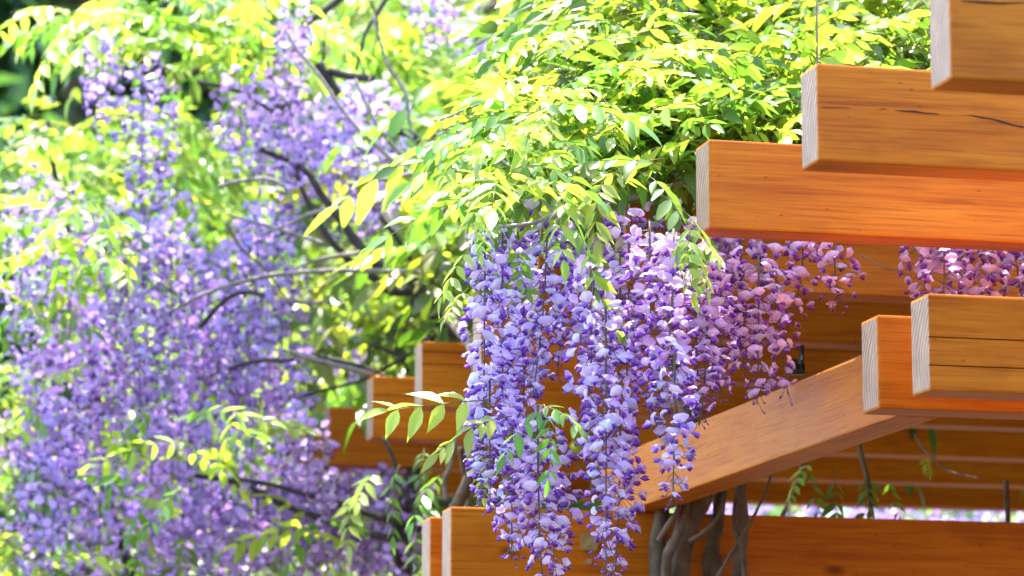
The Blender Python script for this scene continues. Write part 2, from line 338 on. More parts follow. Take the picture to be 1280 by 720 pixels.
# ---------------------------------------------------------------- flower, raceme and leaf shapes
def make_floret(kind):
    g = Geo(); pale, mid_, deep = np.array([.74, .59, .92]), np.array([.40, .19, .70]), np.array([.18, .025, .38])
    if kind == 'bud':
        V = [(0, 0, 0), (.22, .12, -.02), (.22, -.12, -.02), (.22, 0, .12), (.22, 0, -.16), (.52, 0, -.16)]
        F = [(0, 3, 1), (0, 1, 4), (0, 4, 2), (0, 2, 3), (5, 1, 3), (5, 4, 1), (5, 2, 4), (5, 3, 2)]
        g.add(V, F, [mid_*.9, mid_*.8, mid_*.8, mid_, deep, deep*.9]); return np.concatenate(g.V), np.concatenate(g.F), np.concatenate(g.C)
    spines = {'a': [(.04, .0), (.17, .24), (.16, .50), (.02, .66)], 'b': [(.04, .02), (.22, .20), (.40, .33), (.50, .30)], 'c': [(.03, .0), (.10, .25), (-.02, .48), (-.20, .54)]}[kind]
    hw = [.10, .44, .52, .30]; V, C, F = [], [], []
    for v, ((x, z), wv) in enumerate(zip(spines, hw)):
        for u in range(-2, 3):
            uu = u/2; V.append((x-.14*uu*uu*(1.0 if kind != 'b' else .2), uu*wv, z-(.16*uu*uu if v > 1 else 0)*(1.3 if kind == 'b' else .7)))
            c = pale*(1.08-.10*abs(uu)) if v > 0 else np.array([.72, .66, .52])
            if v == 1 and u == 0: c = np.array([.86, .80, .62])
            C.append(c)
    for v in range(3):
        for u in range(4):
            p = v*5+u; F += [(p, p+1, p+6), (p, p+6, p+5)]
    g.add(V, F, C)
    V = [(.05, 0, .02), (.34, .13, -.05), (.34, -.13, -.05), (.32, 0, .08), (.30, 0, -.24), (.60, 0, -.26)]
    F = [(0, 3, 1), (0, 1, 4), (0, 4, 2), (0, 2, 3), (5, 1, 3), (5, 4, 1), (5, 2, 4), (5, 3, 2)]
    g.add(V, F, [mid_, mid_*.75, mid_*.75, mid_*.8, deep*1.1, deep*.8])
    for s in (-1, 1):
        V = [(.07, s*.05, .03), (.34, s*.24, .06), (.58, s*.17, -.10), (.36, s*.13, -.17)]
        g.add(V, [(0, 1, 2), (0, 2, 3)] if s > 0 else [(0, 2, 1), (0, 3, 2)], [mid_, mid_*1.05, mid_*.85, deep*1.2])
    return np.concatenate(g.V), np.concatenate(g.F), np.concatenate(g.C)
FLO = {k: make_floret(k) for k in ('a', 'b', 'c', 'bud')}
def make_far_floret(kind):
    g = Geo(); pale, mid_, deep = np.array([.66, .51, .88]), np.array([.37, .20, .66]), np.array([.18, .035, .38]); t = .30 if kind == 'a' else -.12
    g.add([(.05, 0, 0), (.2-t*.3, .5, .3), (.2-t*.3, -.5, .3), (.22+t*.4, 0, .34), (.05+t, .26, .62), (.05+t, -.26, .62)], [(0, 1, 3), (0, 3, 2), (3, 1, 4), (3, 4, 5), (3, 5, 2)], [pale*.9, pale*.95, pale*.95, pale*1.1, pale, pale])
    g.add([(.05, 0, .02), (.34, .17, -.02), (.34, -.17, -.02), (.3, 0, -.22), (.6, 0, -.24)], [(0, 2, 1), (0, 1, 3), (0, 3, 2), (4, 1, 2), (4, 3, 1), (4, 2, 3)], [mid_, mid_, mid_, deep, deep])
    return np.concatenate(g.V), np.concatenate(g.F), np.concatenate(g.C)
FARF = {k: make_far_floret(k) for k in ('a', 'c')}; FARF['bud'] = FLO['bud']
def raceme_plan(top, L, R, size=.022, pitch=.0045, curve=.02, gap=.0, lod=False):
    """positions of the flowers of one hanging raceme -> list of (variant, 4x4, tint) + stalk geometry"""
    sway = rng.normal(0, curve, 2); n = max(8, int(L/pitch)); out = []; g = Geo()
    ax = lambda t: np.array([top[0]+sway[0]*t*t, top[1]+sway[1]*t*t, top[2]-L*t])
    g.tube([ax(t) for t in np.linspace(-.06, .99, 9)], np.linspace(.0021, .0009, 9), 5)
    ph = rng.uniform(0, 6.28)
    for i in range(n):
        t = (i+rng.uniform(-.4, .4))/n; t = min(max(t, 0), .995)
        if rng.random() < gap: continue
        ph += 2.39996; a = ph+rng.normal(0, .3)
        env = min(1.0, .75+t*2) * min(1.0, ((1.02-t)/.45))**.75
        r = R*env*rng.uniform(.55, 1.1)+.004
        o = np.array([math.cos(a), math.sin(a), 0]); c = ax(t); p = c+o*r+np.array([0, 0, rng.uniform(-.016, .006)])
        kind = 'bud' if t > .93 or (t > .8 and rng.random() < .45) else str(rng.choice(['a', 'b', 'c'], p=[.4, .38, .22]))
        if lod and kind == 'b': kind = 'a'
        s = size*(1.08-.45*max(0, (t-.5)/.5))*rng.uniform(.82, 1.2)
        yaw = a+rng.normal(0, .45); tilt = rng.normal(-.05, .35)
        x = np.array([math.cos(yaw)*math.cos(tilt), math.sin(yaw)*math.cos(tilt), math.sin(tilt)])
        v = rng.uniform(.62, 1.32) if lod else rng.uniform(.82, 1.12)
        out.append((kind, frame(p, x, (0, 0, 1), s, rng.normal(0, .35)), np.array([v*rng.uniform(.93, 1.08), v*rng.uniform(.94, 1.03), v])))
        if not lod: g.tube([c+np.array([0, 0, .006]), (c+p)/2+np.array([0, 0, .007]), p], [.0007, .0006, .0006], 3)
    return out, g
def leaflet(L, W, fold=.25, curl=.15, segs=5):
    V, F = [], []; prof = [0.02, .72, .98, .74, .34, .0]
    for i in range(segs+1):
        t = i/segs; wv = W/2*prof[i]; x = L*(t-.03*t*t); z = -curl*L*t*t
        V += [(x, -wv, z+fold*wv), (x, 0, z), (x, wv, z+fold*wv)]
    for i in range(segs):
        for j in range(2):
            p = i*3+j; F += [(p, p+1, p+4), (p, p+4, p+3)]
    return np.array(V), np.array(F)
def make_leaf(seed, L=.19, pairs=5, ll=.056, droop=.9, hang=.35, young=False, segs=5):
    r = np.random.default_rng(seed); g = Geo()
    bend = r.normal(0, .05)
    ax = lambda s: np.array([L*s*(1-.12*s), bend*s*s*L*3, -droop*L*.45*s*s])
    g.tube([ax(s) for s in np.linspace(0, 1, 6)], np.linspace(.0013, .0006, 6), 3, np.array([.20, .20, .05]))
    base = np.array([.27, .38, .060]) if young else np.array([.10, .205, .030])
    def put(o, d, n, s):
        V, F = leaflet(s, s*r.uniform(.29, .40), r.uniform(.1, .5), r.uniform(-.05, .4), segs)
        M = frame(o, d, n, 1.0, r.normal(0, .3)); c = base*r.uniform(.8, 1.2)*np.array([r.uniform(.85, 1.2), 1, 1])
        cc = np.repeat(np.clip(c, 0, 1)[None], len(V), 0); cc[1::3] *= 1.12
        g.add(V@M[:3, :3].T+M[:3, 3], F, cc)
    for k in range(pairs):
        s = .28+.68*k/max(1, pairs-1)-.04; o = ax(s); t = ax(min(1, s+.03))-ax(s-.03); t /= np.linalg.norm(t)
        for sd in (-1, 1):
            if r.random() < .04: continue
            a = r.uniform(.75, 1.15); d = t*math.cos(a)+np.array([0, sd, 0])*math.sin(a)+np.array([0, 0, -hang*r.uniform(.2, 1.8)])
            put(o, d, (0, 0, 1), ll*r.uniform(.8, 1.12)*(.8+.35*math.sin(math.pi*(k+.7)/(pairs+.4))))
    o = ax(1.0); t = ax(1.0)-ax(.94); put(o, t, (0, 0, 1), ll*r.uniform(.95, 1.15))
    return np.concatenate(g.V), np.concatenate(g.F), np.concatenate(g.C)
LEAVES = [make_leaf(100+i, L=.15+.012*i, pairs=4+i % 3, droop=.5+.12*i, hang=.2+.12*(i % 4), young=(i % 2 == 0)) for i in range(8)]
LEAFME = [mesh_arr('leaf', *L_, [M_LEAF]) for L_ in LEAVES]
FARLEAF = [make_leaf(300+i, L=.17, pairs=5, droop=.4+.2*i, hang=.2+.15*i, young=True, segs=2) for i in range(4)] if False else LEAVES
FLOME = {k: mesh_arr('flower', *FLO[k], [M_PETAL]) for k in FLO}
def inside(poly, x, y):
    c = False; j = len(poly)-1
    for i in range(len(poly)):
        (xi, yi), (xj, yj) = poly[i], poly[j]
        if (yi > y) != (yj > y) and x < (xj-xi)*(y-yi)/(yj-yi)+xi: c = not c
        j = i
    return c
def sample_poly(poly, n):
    xs = [p[0] for p in poly]; ys = [p[1] for p in poly]; out = []
    while len(out) < n:
        x, y = rng.uniform(min(xs), max(xs)), rng.uniform(min(ys), max(ys))
        if inside(poly, x, y): out.append((x, y))
    return out
def leaf_dir(bias=(0, 0, .15), spread=1.0):
    a = rng.uniform(0, 2*math.pi); return np.array([math.cos(a)*spread, math.sin(a)*spread, rng.normal(0, .35)])+np.asarray(bias)
def proj(q):
    q = np.asarray(q)-CAM; dd = np.dot(q, Fv); return 640+np.dot(q, Rv)/dd*FPX, 360-np.dot(q, Uv)/dd*FPX, dd
def depth(p): return float(np.dot(np.asarray(p)-CAM, Fv))
def place_leaves(root, specs, limit=300, stuff='foliage', tint=(1, 1, 1)):
    """specs: (variant, 4x4). The nearest ones are leaves of their own, the rest one mass"""
    order = sorted(range(len(specs)), key=lambda i: depth(specs[i][1][:3, 3])); L0 = np.array(root.location)
    for i in order[:limit]:
        k, M = specs[i]; o = bpy.data.objects.new('leaf', LEAFME[k]); COL.objects.link(o); o.parent = root
        M = M.copy(); M[:3, 3] -= L0; o.matrix_local = Matrix(M.tolist())
    rest = order[limit:]
    if rest:
        g = Geo()
        for k in range(len(LEAVES)):
            ms = [specs[i][1] for i in rest if specs[i][0] == k]
            if ms:
                tt = rng.uniform(.5, 1.15, (len(ms), 1))*np.stack([rng.uniform(.9, 1.12, len(ms)), np.ones(len(ms)), np.ones(len(ms))], 1)*np.asarray(tint)
                g.inst(LEAVES[k], ms, tt)
        tag(obj(stuff, g.mesh(stuff, [M_LEAF], L0), root), kind='stuff')
def stem(root, name, pts, r0, r1, mat, n=6, sides=7, bumpy=.06):
    c = spline(pts, n); g = Geo(); L0 = np.array(root.location)
    g.tube(c, np.linspace(r0, r1, len(c)), sides, None, bumpy); return obj(name, g.mesh(name, [mat], L0), root)

# ---------------------------------------------------------------- the vine on the pergola, in focus
tb = P(870, 720, 6.6)
VINE = thing('wisteria_vine', (tb[0], tb[1], 0), 'wisteria with long lilac racemes and bright yellow-green leaves draped over the pergola rafter ends', 'wisteria'); VL = np.array(VINE.location)
near = [  # x, y top, y bottom, half width px, depth, tint
 (606, 300, 625, 21, 5.55, (1.0, 1.06, 1.10)), (628, 285, 560, 20, 5.7, (1.0, 1.05, 1.08)), (647, 300, 520, 18, 5.9, (1.05, 1.05, 1.05)),
 (612, 470, 640, 25, 5.5, (1, 1.04, 1.08)), (640, 520, 700, 22, 5.62, (1.04, 1.02, 1.02)),
 (684, 262, 500, 27, 5.6, (.92, .95, 1.05)), (706, 270, 470, 25, 5.75, (.92, .94, 1.05)), (672, 520, 728, 28, 5.5, (1.05, 1.02, 1.03)), (694, 560, 730, 24, 5.6, (1.0, 1, 1)), (655, 400, 640, 22, 5.7, (1, 1, 1.05)),
 (738, 330, 610, 27, 5.5, (1.02, 1.04, 1.06)), (757, 380, 730, 28, 5.42, (1.04, 1.03, 1.05)), (775, 520, 722, 20, 5.55, (1.06, 1, 1.02)), (744, 262, 460, 26, 5.85, (.95, .9, 1)),
 (786, 268, 500, 28, 5.6, (1, .95, 1)), (812, 290, 520, 26, 5.5, (1.05, .98, 1.02)), (775, 330, 560, 26, 5.7, (1, .97, 1.02)),
 (842, 300, 540, 29, 5.42, (1.08, .98, 1.03)), (868, 285, 530, 27, 5.6, (1.08, .96, 1.0)), (843, 430, 632, 23, 5.35, (1.02, 1.02, 1.04)), (828, 262, 450, 26, 5.8, (1, .92, 1)),
 (900, 296, 500, 26, 5.75, (1.08, .93, .98)), (926, 290, 470, 25, 5.82, (1.1, .92, .98)), (948, 330, 508, 29, 5.72, (1.1, .97, 1.0)), (968, 290, 495, 18, 5.8, (1.1, .95, 1)), (885, 340, 525, 25, 5.6, (1.08, .96, 1)),
 (1004, 300, 415, 14, 5.8, (1.12, .92, .97)), (1042, 275, 388, 27, 5.78, (1.12, .92, .97)), (1150, 280, 400, 22, 5.8, (1.12, .94, .98)), (1180, 285, 420, 25, 5.75, (1.1, .96, .98)), (1212, 280, 410, 25, 5.8, (1.12, .96, .98)),
 (1240, 285, 400, 24, 5.78, (1.08, 1, 1)), (1268, 280, 385, 24, 5.85, (1.1, 1.02, 1.02)), (1292, 285, 400, 24, 5.8, (1.1, 1, 1))]
allf = []; RAC = []
for (x, y0, y1, hw, d, tt) in near:
    top = P(x, y0, d); L = (y1-y0)/FPX*d/math.cos(PITCH); R = hw/FPX*d
    thin_ = 'thin' if hw < 19 else ''
    fl, g = raceme_plan(top, L, R*.95, .0246, .0037 if hw > 19 else .006, .012, .04)
    ro = obj('raceme', g.mesh('raceme', [M_STALK], top), VINE, Vector(top-VL)); RAC.append(ro)
    for k, M, v in fl: allf.append((depth(M[:3, 3]), k, M, v*np.asarray(tt), ro, top))
def in_view(M):
    q = M[:3, 3]-CAM; dd = np.dot(q, Fv); x = 640+np.dot(q, Rv)/dd*FPX; y = 360-np.dot(q, Uv)/dd*FPX
    return 0 < x < 1280 and 0 < y < 720 and not (x > 880 and y < 300)
vis = sorted([f for f in allf if in_view(f[2])], key=lambda f: f[0]); picked = set(id(f) for f in vis[:300])
FT = {}
def flower_mesh(k, tt):                                           # a handful of shades per variant, shared between flowers
    key = (k,)+tuple(np.round(np.asarray(tt)*6).astype(int))
    if key not in FT: FT[key] = mesh_arr('flower', FLO[k][0], FLO[k][1], FLO[k][2]*np.array(key[1:])/6, [M_PETAL])
    return FT[key]
gm = Geo()
for k in FLO:
    fs = [f for f in allf if f[1] == k and id(f) not in picked]; gm.inst(FLO[k], [f[2] for f in fs], [f[3] for f in fs])
tag(obj('flower_mass', gm.mesh('flower_mass', [M_PETAL], VL), VINE), kind='stuff')
for f in allf:
    if id(f) in picked:
        o = bpy.data.objects.new('flower', flower_mesh(f[1], f[3])); COL.objects.link(o); o.parent = f[4]
        M = f[2].copy(); M[:3, 3] -= f[5]; o.matrix_local = Matrix(M.tolist())
# stems of the vine
stem(VINE, 'trunk', [P(850, 1900, 6.6), P(852, 1200, 6.58), P(846, 800, 6.56), P(850, 700, 6.55), P(862, 655, 6.55), P(880, 615, 6.58), P(870, 560, 6.75), P(845, 470, 6.8), P(800, 370, 6.8), P(770, 310, 6.5)], .026, .013, M_BARK, 8, 9, .07)
for pts, r0, r1 in [
  ([P(824, 1900, 6.62), P(826, 900, 6.6), P(822, 700, 6.6), P(828, 640, 6.6), P(835, 600, 6.7)], .020, .012),
  ([P(838, 900, 6.5), P(832, 720, 6.52), P(846, 670, 6.5), P(858, 630, 6.55), P(866, 590, 6.65)], .011, .009),
  ([P(885, 1900, 6.64), P(893, 800, 6.64), P(887, 720, 6.64), P(893, 670, 6.62), P(902, 615, 6.66), P(905, 560, 6.8)], .017, .011),
  ([P(925, 1900, 6.6), P(926, 800, 6.58), P(922, 720, 6.56), P(929, 660, 6.56), P(926, 610, 6.6), P(932, 560, 6.75)], .014, .010),
  ([P(935, 760, 6.5), P(928, 690, 6.5), P(918, 655, 6.52), P(924, 610, 6.55), P(940, 570, 6.6)], .006, .005),
  ([P(862, 676, 6.5), P(880, 665, 6.48), P(898, 645, 6.5), P(906, 610, 6.55), P(910, 580, 6.65)], .005, .003),
  ([P(895, 725, 6.5), P(915, 690, 6.5), P(945, 640, 6.5), P(962, 600, 6.45), P(972, 560, 6.5)], .004, .002),
  ([P(824, 675, 6.52), P(836, 655, 6.5), P(848, 636, 6.52), P(852, 600, 6.6)], .006, .005),
  ([P(550, 668, 7.3), P(572, 630, 7.2), P(592, 585, 7.1), P(600, 520, 7.1), P(592, 440, 7.1), P(560, 395, 7.5)], .015, .012),
  ([P(612, 690, 7.15), P(606, 640, 7.1), P(612, 590, 7.1), P(628, 530, 7.1)], .018, .012),
  ([P(632, 700, 7.1), P(640, 630, 7.05), P(630, 570, 7.1), P(640, 500, 7.2)], .014, .010),
  ([P(578, 680, 7.2), P(585, 620, 7.3), P(575, 560, 7.2)], .009, .006)]:
    stem(VINE, 'stem', pts, r0, r1, M_BARK, 8, 8, .07)
for pts, r0, r1 in [  # twigs over the racemes
  ([P(622, 283, 5.5), P(660, 280, 5.45), P(700, 268, 5.5), P(760, 255, 5.7), P(850, 230, 5.9), P(960, 190, 6.0)], .003, .006),
  ([P(700, 268, 5.5), P(690, 262, 5.5), P(640, 210, 5.6), P(600, 180, 5.7)], .004, .002),
  ([P(860, 230, 5.9), P(800, 180, 6.0), P(740, 90, 6.1), P(720, 20, 6.2)], .005, .002),
  ([P(1022, 95, 5.9), P(1021, 40, 5.9), P(1021, -20, 5.9)], .0022, .0015),
  ([P(760, 255, 5.7), P(700, 180, 5.8), P(620, 130, 5.9), P(550, 150, 6.0)], .004, .0015),
  ([P(960, 190, 6.0), P(1000, 120, 6.2), P(1100, 40, 6.3), P(1190, -20, 6.4)], .006, .003),
  ([P(1075, 318, 5.8), P(1100, 332, 5.8), P(1140, 345, 5.85)], .001, .001),
  ([P(1142, 542, 7.0), P(1158, 565, 6.9), P(1185, 588, 6.9), P(1225, 598, 6.85)], .0025, .0015),
  ([P(700, 540, 5.6), P(715, 570, 5.8), P(735, 600, 6.0)], .002, .002)]:
    stem(VINE, 'twig', pts, r0, r1, M_TWIG, 8, 6, .05)
# leaves: the bright mound over the rafters
specs = []
poly = [(620, 215), (620, 150), (670, 105), (710, 50), (760, -30), (1230, -40), (1230, 60), (1040, 110), (890, 190), (865, 215), (760, 230), (690, 235), (625, 262), (600, 250)]
for x, y in sample_poly(poly, 820):
    d = 5.64+max(0, 180-y)/200*.8+rng.uniform(0, .9) if x > 860 else 5.3+max(0, 260-y)/260*(.9 if x > 700 else .5)+rng.uniform(0, .7)
    k = int(rng.integers(0, 8)); specs.append((k, frame(P(x, y, d), leaf_dir((-.35, -.35, .2)), (0, 0, 1), rng.uniform(.75, 1.15), rng.normal(0, .35))))
poly = [(620, 120), (700, 60), (860, 60), (1000, 60), (1180, 0), (1200, 60), (1000, 170), (880, 230), (720, 250), (640, 240)]
for x, y in sample_poly(poly, 380):
    k = int(rng.integers(0, 8)); specs.append((k, frame(P(x, y, 5.75+max(0, 180-y)/200*.7+rng.uniform(0, 1.1)), leaf_dir((-.1, -.3, .3)), (0, 0, 1), rng.uniform(.8, 1.25), rng.normal(0, .35))))
N0 = len(specs)
def leaf_to(x0, y0, x1, y1, d0, d1, k, s=1.0, roll=0, zh=(0, 0, 1)):
    a = P(x0, y0, d0); b = P(x1, y1, d1); specs.append((k, frame(a, b-a, zh, s, roll)))
for a in [(612, 500, 500, 506, 5.38, 5.3, 0, 1.15, 0, (.1, -.75, .65)), (640, 520, 520, 530, 5.36, 5.3, 2, .8, 0, (0, -.5, .8)), (585, 190, 540, 210, 5.4, 5.3, 1, .5), (640, 150, 560, 170, 5.4, 5.3, 3, .7), (600, 240, 555, 330, 5.4, 5.3, 4, .5), (590, 305, 555, 350, 5.45, 5.4, 0, .7),
          (665, 95, 590, 90, 5.5, 5.4, 2, .7), (640, 270, 590, 265, 5.4, 5.3, 5, .5), (585, 360, 560, 385, 5.6, 5.55, 0, .5),
          (648, 300, 646, 340, 5.35, 5.35, 1, .55), (735, 290, 732, 340, 5.4, 5.38, 6, .7), (742, 300, 728, 330, 5.45, 5.4, 3, .5),
          (868, 270, 850, 310, 5.35, 5.3, 4, .65), (862, 300, 880, 330, 5.35, 5.3, 2, .55), (870, 300, 900, 312, 5.36, 5.33, 0, .45), (690, 508, 645, 520, 5.3, 5.24, 3, .7, 0, (0, -.6, .8)), (680, 505, 695, 545, 5.3, 5.26, 5, .55, 0, (.2, -.9, .3)), (668, 505, 715, 510, 5.3, 5.26, 1, .6, 0, (0, -.6, .8)),
          (720, 225, 700, 240, 5.35, 5.3, 6, .7), (820, 240, 880, 265, 5.4, 5.35, 3, .75), (850, 235, 890, 215, 5.6, 5.6, 4, .8), (800, 215, 830, 225, 5.45, 5.4, 5, .9), (690, 235, 720, 255, 5.4, 5.35, 1, .8), (760, 215, 740, 245, 5.4, 5.35, 2, .8),
          (600, 560, 596, 600, 5.5, 5.45, 4, .4)]: leaf_to(*a)
def clear_of_timber(M):                                            # no leaf pokes through the timber ends
    x, y, d = proj(M[:3, 3]+M[:3, 0]*.21-np.array([0, 0, .03])); return not (x > 862 and d < 5.72 and y < 300) and not (x < 528 or (x < 600 and y > 300) or (y > 262 and x < 850))
HAND = len(specs)-N0; hand = specs[-HAND:] ; specs = [q for q in specs[:-HAND] if clear_of_timber(q[1])]+hand
for q in range(6400):                                              # the roof of leaves the rafters carry
    x, y = XE+rng.uniform(.15, 6.2), YB+(rng.uniform(.62, 8.8*SP) if q < 4600 else rng.uniform(.7, 1.5))
    nearby = y < YB+1.5
    M = frame(np.array([x, y, ZB+H+(.12 if nearby else .22)+rng.uniform(0, min(.42, .02+.42*max(0, y-YB-.7)))]), leaf_dir((0, .5 if nearby else 0, .2)), (0, 0, 1), rng.uniform(.8, 1.1) if nearby else rng.uniform(1.5, 2.0), rng.normal(0, .3))
    if (M[:3, 3]+M[:3, 0]*.2)[1] > YB+SP+.06: specs.append((int(rng.integers(0, 8)), M))
place_leaves(VINE, specs, 300)
# leaves of the same vine hanging in the shade under the rafters
specs = []
for a in [(1010, 578, 1015, 615, 6.9, 6.85, 3, .62), (1040, 585, 1050, 620, 6.9, 6.85, 5, .72), (1085, 590, 1090, 625, 6.9, 6.85, 1, .65), (1020, 575, 985, 590, 6.9, 6.85, 4, .6), (1110, 595, 1115, 620, 6.95, 6.9, 3, .5), (1155, 570, 1160, 585, 6.95, 6.9, 2, .3),
          (560, 590, 520, 600, 7.2, 7.1, 5, .8), (545, 610, 520, 640, 7.2, 7.1, 3, .8), (530, 560, 530, 590, 7.3, 7.2, 1, .6), (520, 660, 515, 690, 7.2, 7.1, 6, .8), (545, 690, 530, 715, 7.2, 7.1, 4, .8), (475, 590, 440, 600, 7.4, 7.3, 2, .8), (450, 610, 425, 640, 7.5, 7.4, 4, .8), (500, 580, 480, 610, 7.4, 7.3, 7, .7)]: leaf_to(*a)
for k, M in specs:
    o = bpy.data.objects.new('leaf', LEAFME[k]); COL.objects.link(o); o.parent = VINE; M = M.copy(); M[:3, 3] -= VL; o.matrix_local = Matrix(M.tolist())
for pts in ([P(1002, 562, 6.95), P(1000, 600, 7.0), P(975, 650, 7.1)], [P(1072, 550, 6.9), P(1088, 620, 6.9), P(1084, 660, 6.95)], [P(1258, 600, 7.0), P(1260, 655, 7.0)]):
    stem(VINE, 'twig', [pts[0]]+pts[1:], .006 if pts[0][0] > 0 else .003, .005, M_BARK, 6, 6, .08)

# ---------------------------------------------------------------- the big wisteria beyond the pergola end
tb = P(507, 760, 8.6)
TREE = thing('wisteria_vine', (tb[0], tb[1], 0), 'sprawling wisteria mass of blurred purple racemes and bare grey branches beyond the pergola end', 'wisteria'); TL = np.array(TREE.location)
def br(pxs, d, w0, w1, mat=M_BRANCH, name='branch'):
    dd = d if isinstance(d, (list, tuple)) else [d]*len(pxs)
    stem(TREE, name, [P(x, y, q) for (x, y), q in zip(pxs, dd)], w0*.65/FPX*dd[0], w1*.65/FPX*dd[-1], mat, 6, 7, .06)
z5 = lambda pts: [(240+x/3.048, 180+y/3.048) for x, y in pts]; z4 = lambda pts: [(240+x/3.048, y/3.048) for x, y in pts]
z6 = lambda pts: [(200+x/3.048, 380+y/3.048) for x, y in pts]; z7 = lambda pts: [(240+x/3.048, 540+y/3.048) for x, y in pts]
br([(507, 1700), (507, 1000), (504, 720), (505, 660), (509, 620), (530, 560), (575, 470), (590, 420)], [8.6, 8.6, 8.5, 8.4, 8.4, 8.6, 8.6, 8.4], 20, 16, M_BRANCH, 'trunk')
br([(590, 425)]+z5([(1000, 700), (900, 590), (840, 520), (700, 450), (640, 390), (560, 280), (500, 200), (420, 90), (260, 20)]), 8.3, 15, 6)
br(z5([(1000, 690), (870, 570), (760, 560), (680, 500), (620, 460), (540, 380), (480, 290), (410, 150), (395, 60)]), 8.35, 11, 4)
br(z5([(1030, 640), (900, 500), (830, 430), (760, 330), (690, 240)]), 8.5, 9, 4)
br(z5([(1040, 620), (920, 560), (840, 600), (960, 690)]), 8.4, 8, 5)
br(z5([(890, 490), (600, 482), (400, 490), (250, 510), (50, 570), (-120, 660)]), 8.0, 6, 3, M_TWIG)
br(z5([(640, 415), (500, 435), (400, 470)]), 8.1, 5, 2, M_TWIG)
br(z5([(1080, 190), (850, 195), (650, 235), (470, 260), (380, 300), (250, 350)]), 8.0, 6, 3, M_TWIG)
br(z5([(500, 380), (350, 330), (200, 290), (130, 265)]), 8.1, 5, 2, M_TWIG)
br(z5([(590, 155), (690, 140), (800, 122), (900, 90)]), 7.9, 4, 4, M_TWIG)
br(z5([(100, 162), (200, 138), (300, 135), (365, 180), (400, 270)]), 8.0, 4.5, 2, M_TWIG)
br(z5([(960, 240), (940, 320), (960, 380), (1030, 412)]), 7.8, 4, 3, M_TWIG)
br(z5([(130, 300), (190, 400), (280, 480), (380, 620)]), 8.1, 3.5, 2, M_BARK)
br(z5([(390, 600), (450, 605), (520, 600)]), 8.2, 5, 3, M_TWIG)
br(z5([(30, 700), (120, 600), (200, 565), (280, 580)]), 8.1, 5, 4)
br(z4([(745, -10), (700, 60), (660, 130), (625, 270)]), 8.3, 5, 3)
br(z4([(360, 120), (400, 190), (470, 270), (560, 400), (650, 510), (800, 640), (870, 690)]), 8.0, 3, 5, M_TWIG)
br(z4([(620, 300), (690, 450), (760, 550), (860, 640)]), 8.0, 3, 5, M_TWIG)
br(z4([(690, 60), (740, 230), (810, 350), (830, 480), (850, 600)]), 8.0, 3, 4, M_TWIG)
br(z4([(20, 310), (180, 350), (250, 390), (310, 430)]), 8.2, 4, 4)
br(z4([(520, 270), (600, 290), (700, 300)]), 8.4, 9, 7); br(z4([(480, 240), (520, 300), (560, 360)]), 8.4, 10, 8)
br(z4([(740, 480), (830, 510), (880, 540)]), 8.4, 10, 8)
br(z4([(440, 0), (500, 90), (500, 230)]), 8.5, 3, 3); br(z4([(680, 0), (710, 100), (690, 200)]), 8.6, 3, 2)
br(z6([(500, 185), (600, 215), (700, 240), (820, 270)]), 8.0, 7, 6, M_TWIG); br(z6([(600, 200), (700, 220), (820, 255), (860, 290)]), 8.0, 4, 4)
br(z6([(540, 350), (680, 315), (780, 285), (900, 220), (980, 170), (1080, 90)]), 8.2, 3, 5); br(z6([(260, 250), (320, 228), (400, 215), (510, 215)]), 8.0, 5, 4)
br(z6([(960, -10), (1050, 55), (1140, 120)]), 8.4, 10, 12); br(z6([(890, 100), (900, 170), (950, 260)]), 8.3, 4, 3); br(z6([(800, 150), (880, 185), (930, 190)]), 8.3, 4, 4)
br(z6([(930, 100), (1000, 135), (1080, 120)]), 8.4, 7, 6); br(z6([(800, 160), (790, 220), (800, 280)]), 8.3, 3, 3)
br(z7([(10, 165), (180, 195), (330, 270), (480, 325), (620, 375), (780, 410), (815, 420)]), 8.3, 5, 8); br(z7([(150, 178), (300, 200), (400, 230), (520, 262), (700, 320), (800, 348)]), 8.3, 4, 8)
br(z7([(840, 370), (960, 360), (1000, 340)]), 8.3, 7, 8); br(z7([(830, 290), (920, 270), (1010, 275)]), 8.3, 6, 8)
br(z7([(730, 20), (770, 110), (790, 200), (830, 260)]), 7.9, 4, 4); br(z7([(1005, 30), (985, 120), (960, 190), (970, 260)]), 7.9, 4, 5, M_TWIG)
br([(60, 150), (75, 260), (100, 360), (120, 480), (140, 640), (200, 760), (420, 900), (507, 1000)], 8.9, 5, 14)
br([(185, 70), (230, 95), (300, 60), (380, 30), (450, -20)], 8.6, 6, 8)
far = []   # x, ytop, ybot, half width, d
far += [(128, 45, 190, 20, 8.3), (122, 60, 150, 16, 8.2), (180, 72, 215, 22, 8.2), (200, 100, 300, 22, 8.4), (178, 190, 330, 20, 8.4), (368, 5, 160, 17, 8.2), (362, 30, 250, 20, 8.3), (300, 90, 220, 26, 8.2), (285, 120, 200, 20, 8.3), (320, 110, 240, 20, 8.4),
        (545, 0, 60, 18, 9.0), (575, 0, 80, 22, 9.1), (600, 30, 110, 20, 9.2), (530, -10, 40, 18, 9.0), (615, 60, 130, 18, 9.2)]
for x in range(350, 525, 16): far.append((x+rng.normal(0, 5), 95+abs(x-400)*.3+rng.uniform(-10, 40), 290+rng.uniform(-35, 25)-max(0, x-470)*.4, 22, rng.uniform(8.35, 9.0)))
for x in range(370, 520, 22): far.append((x, 180+rng.uniform(-20, 40), 320+rng.uniform(-30, 15)-max(0, x-470)*.5, 21, rng.uniform(8.4, 9.0)))
for x in range(28, 235, 15): far.append((x+rng.normal(0, 5), 250+rng.uniform(-20, 50)+(40 if x < 60 else 0), 470+rng.uniform(-50, 70), 23, rng.uniform(7.9, 8.8)))
for x in range(45, 230, 17): far.append((x+rng.normal(0, 6), 390+rng.uniform(-30, 60), 600+rng.uniform(-50, 60), 23, rng.uniform(7.9, 8.8)))
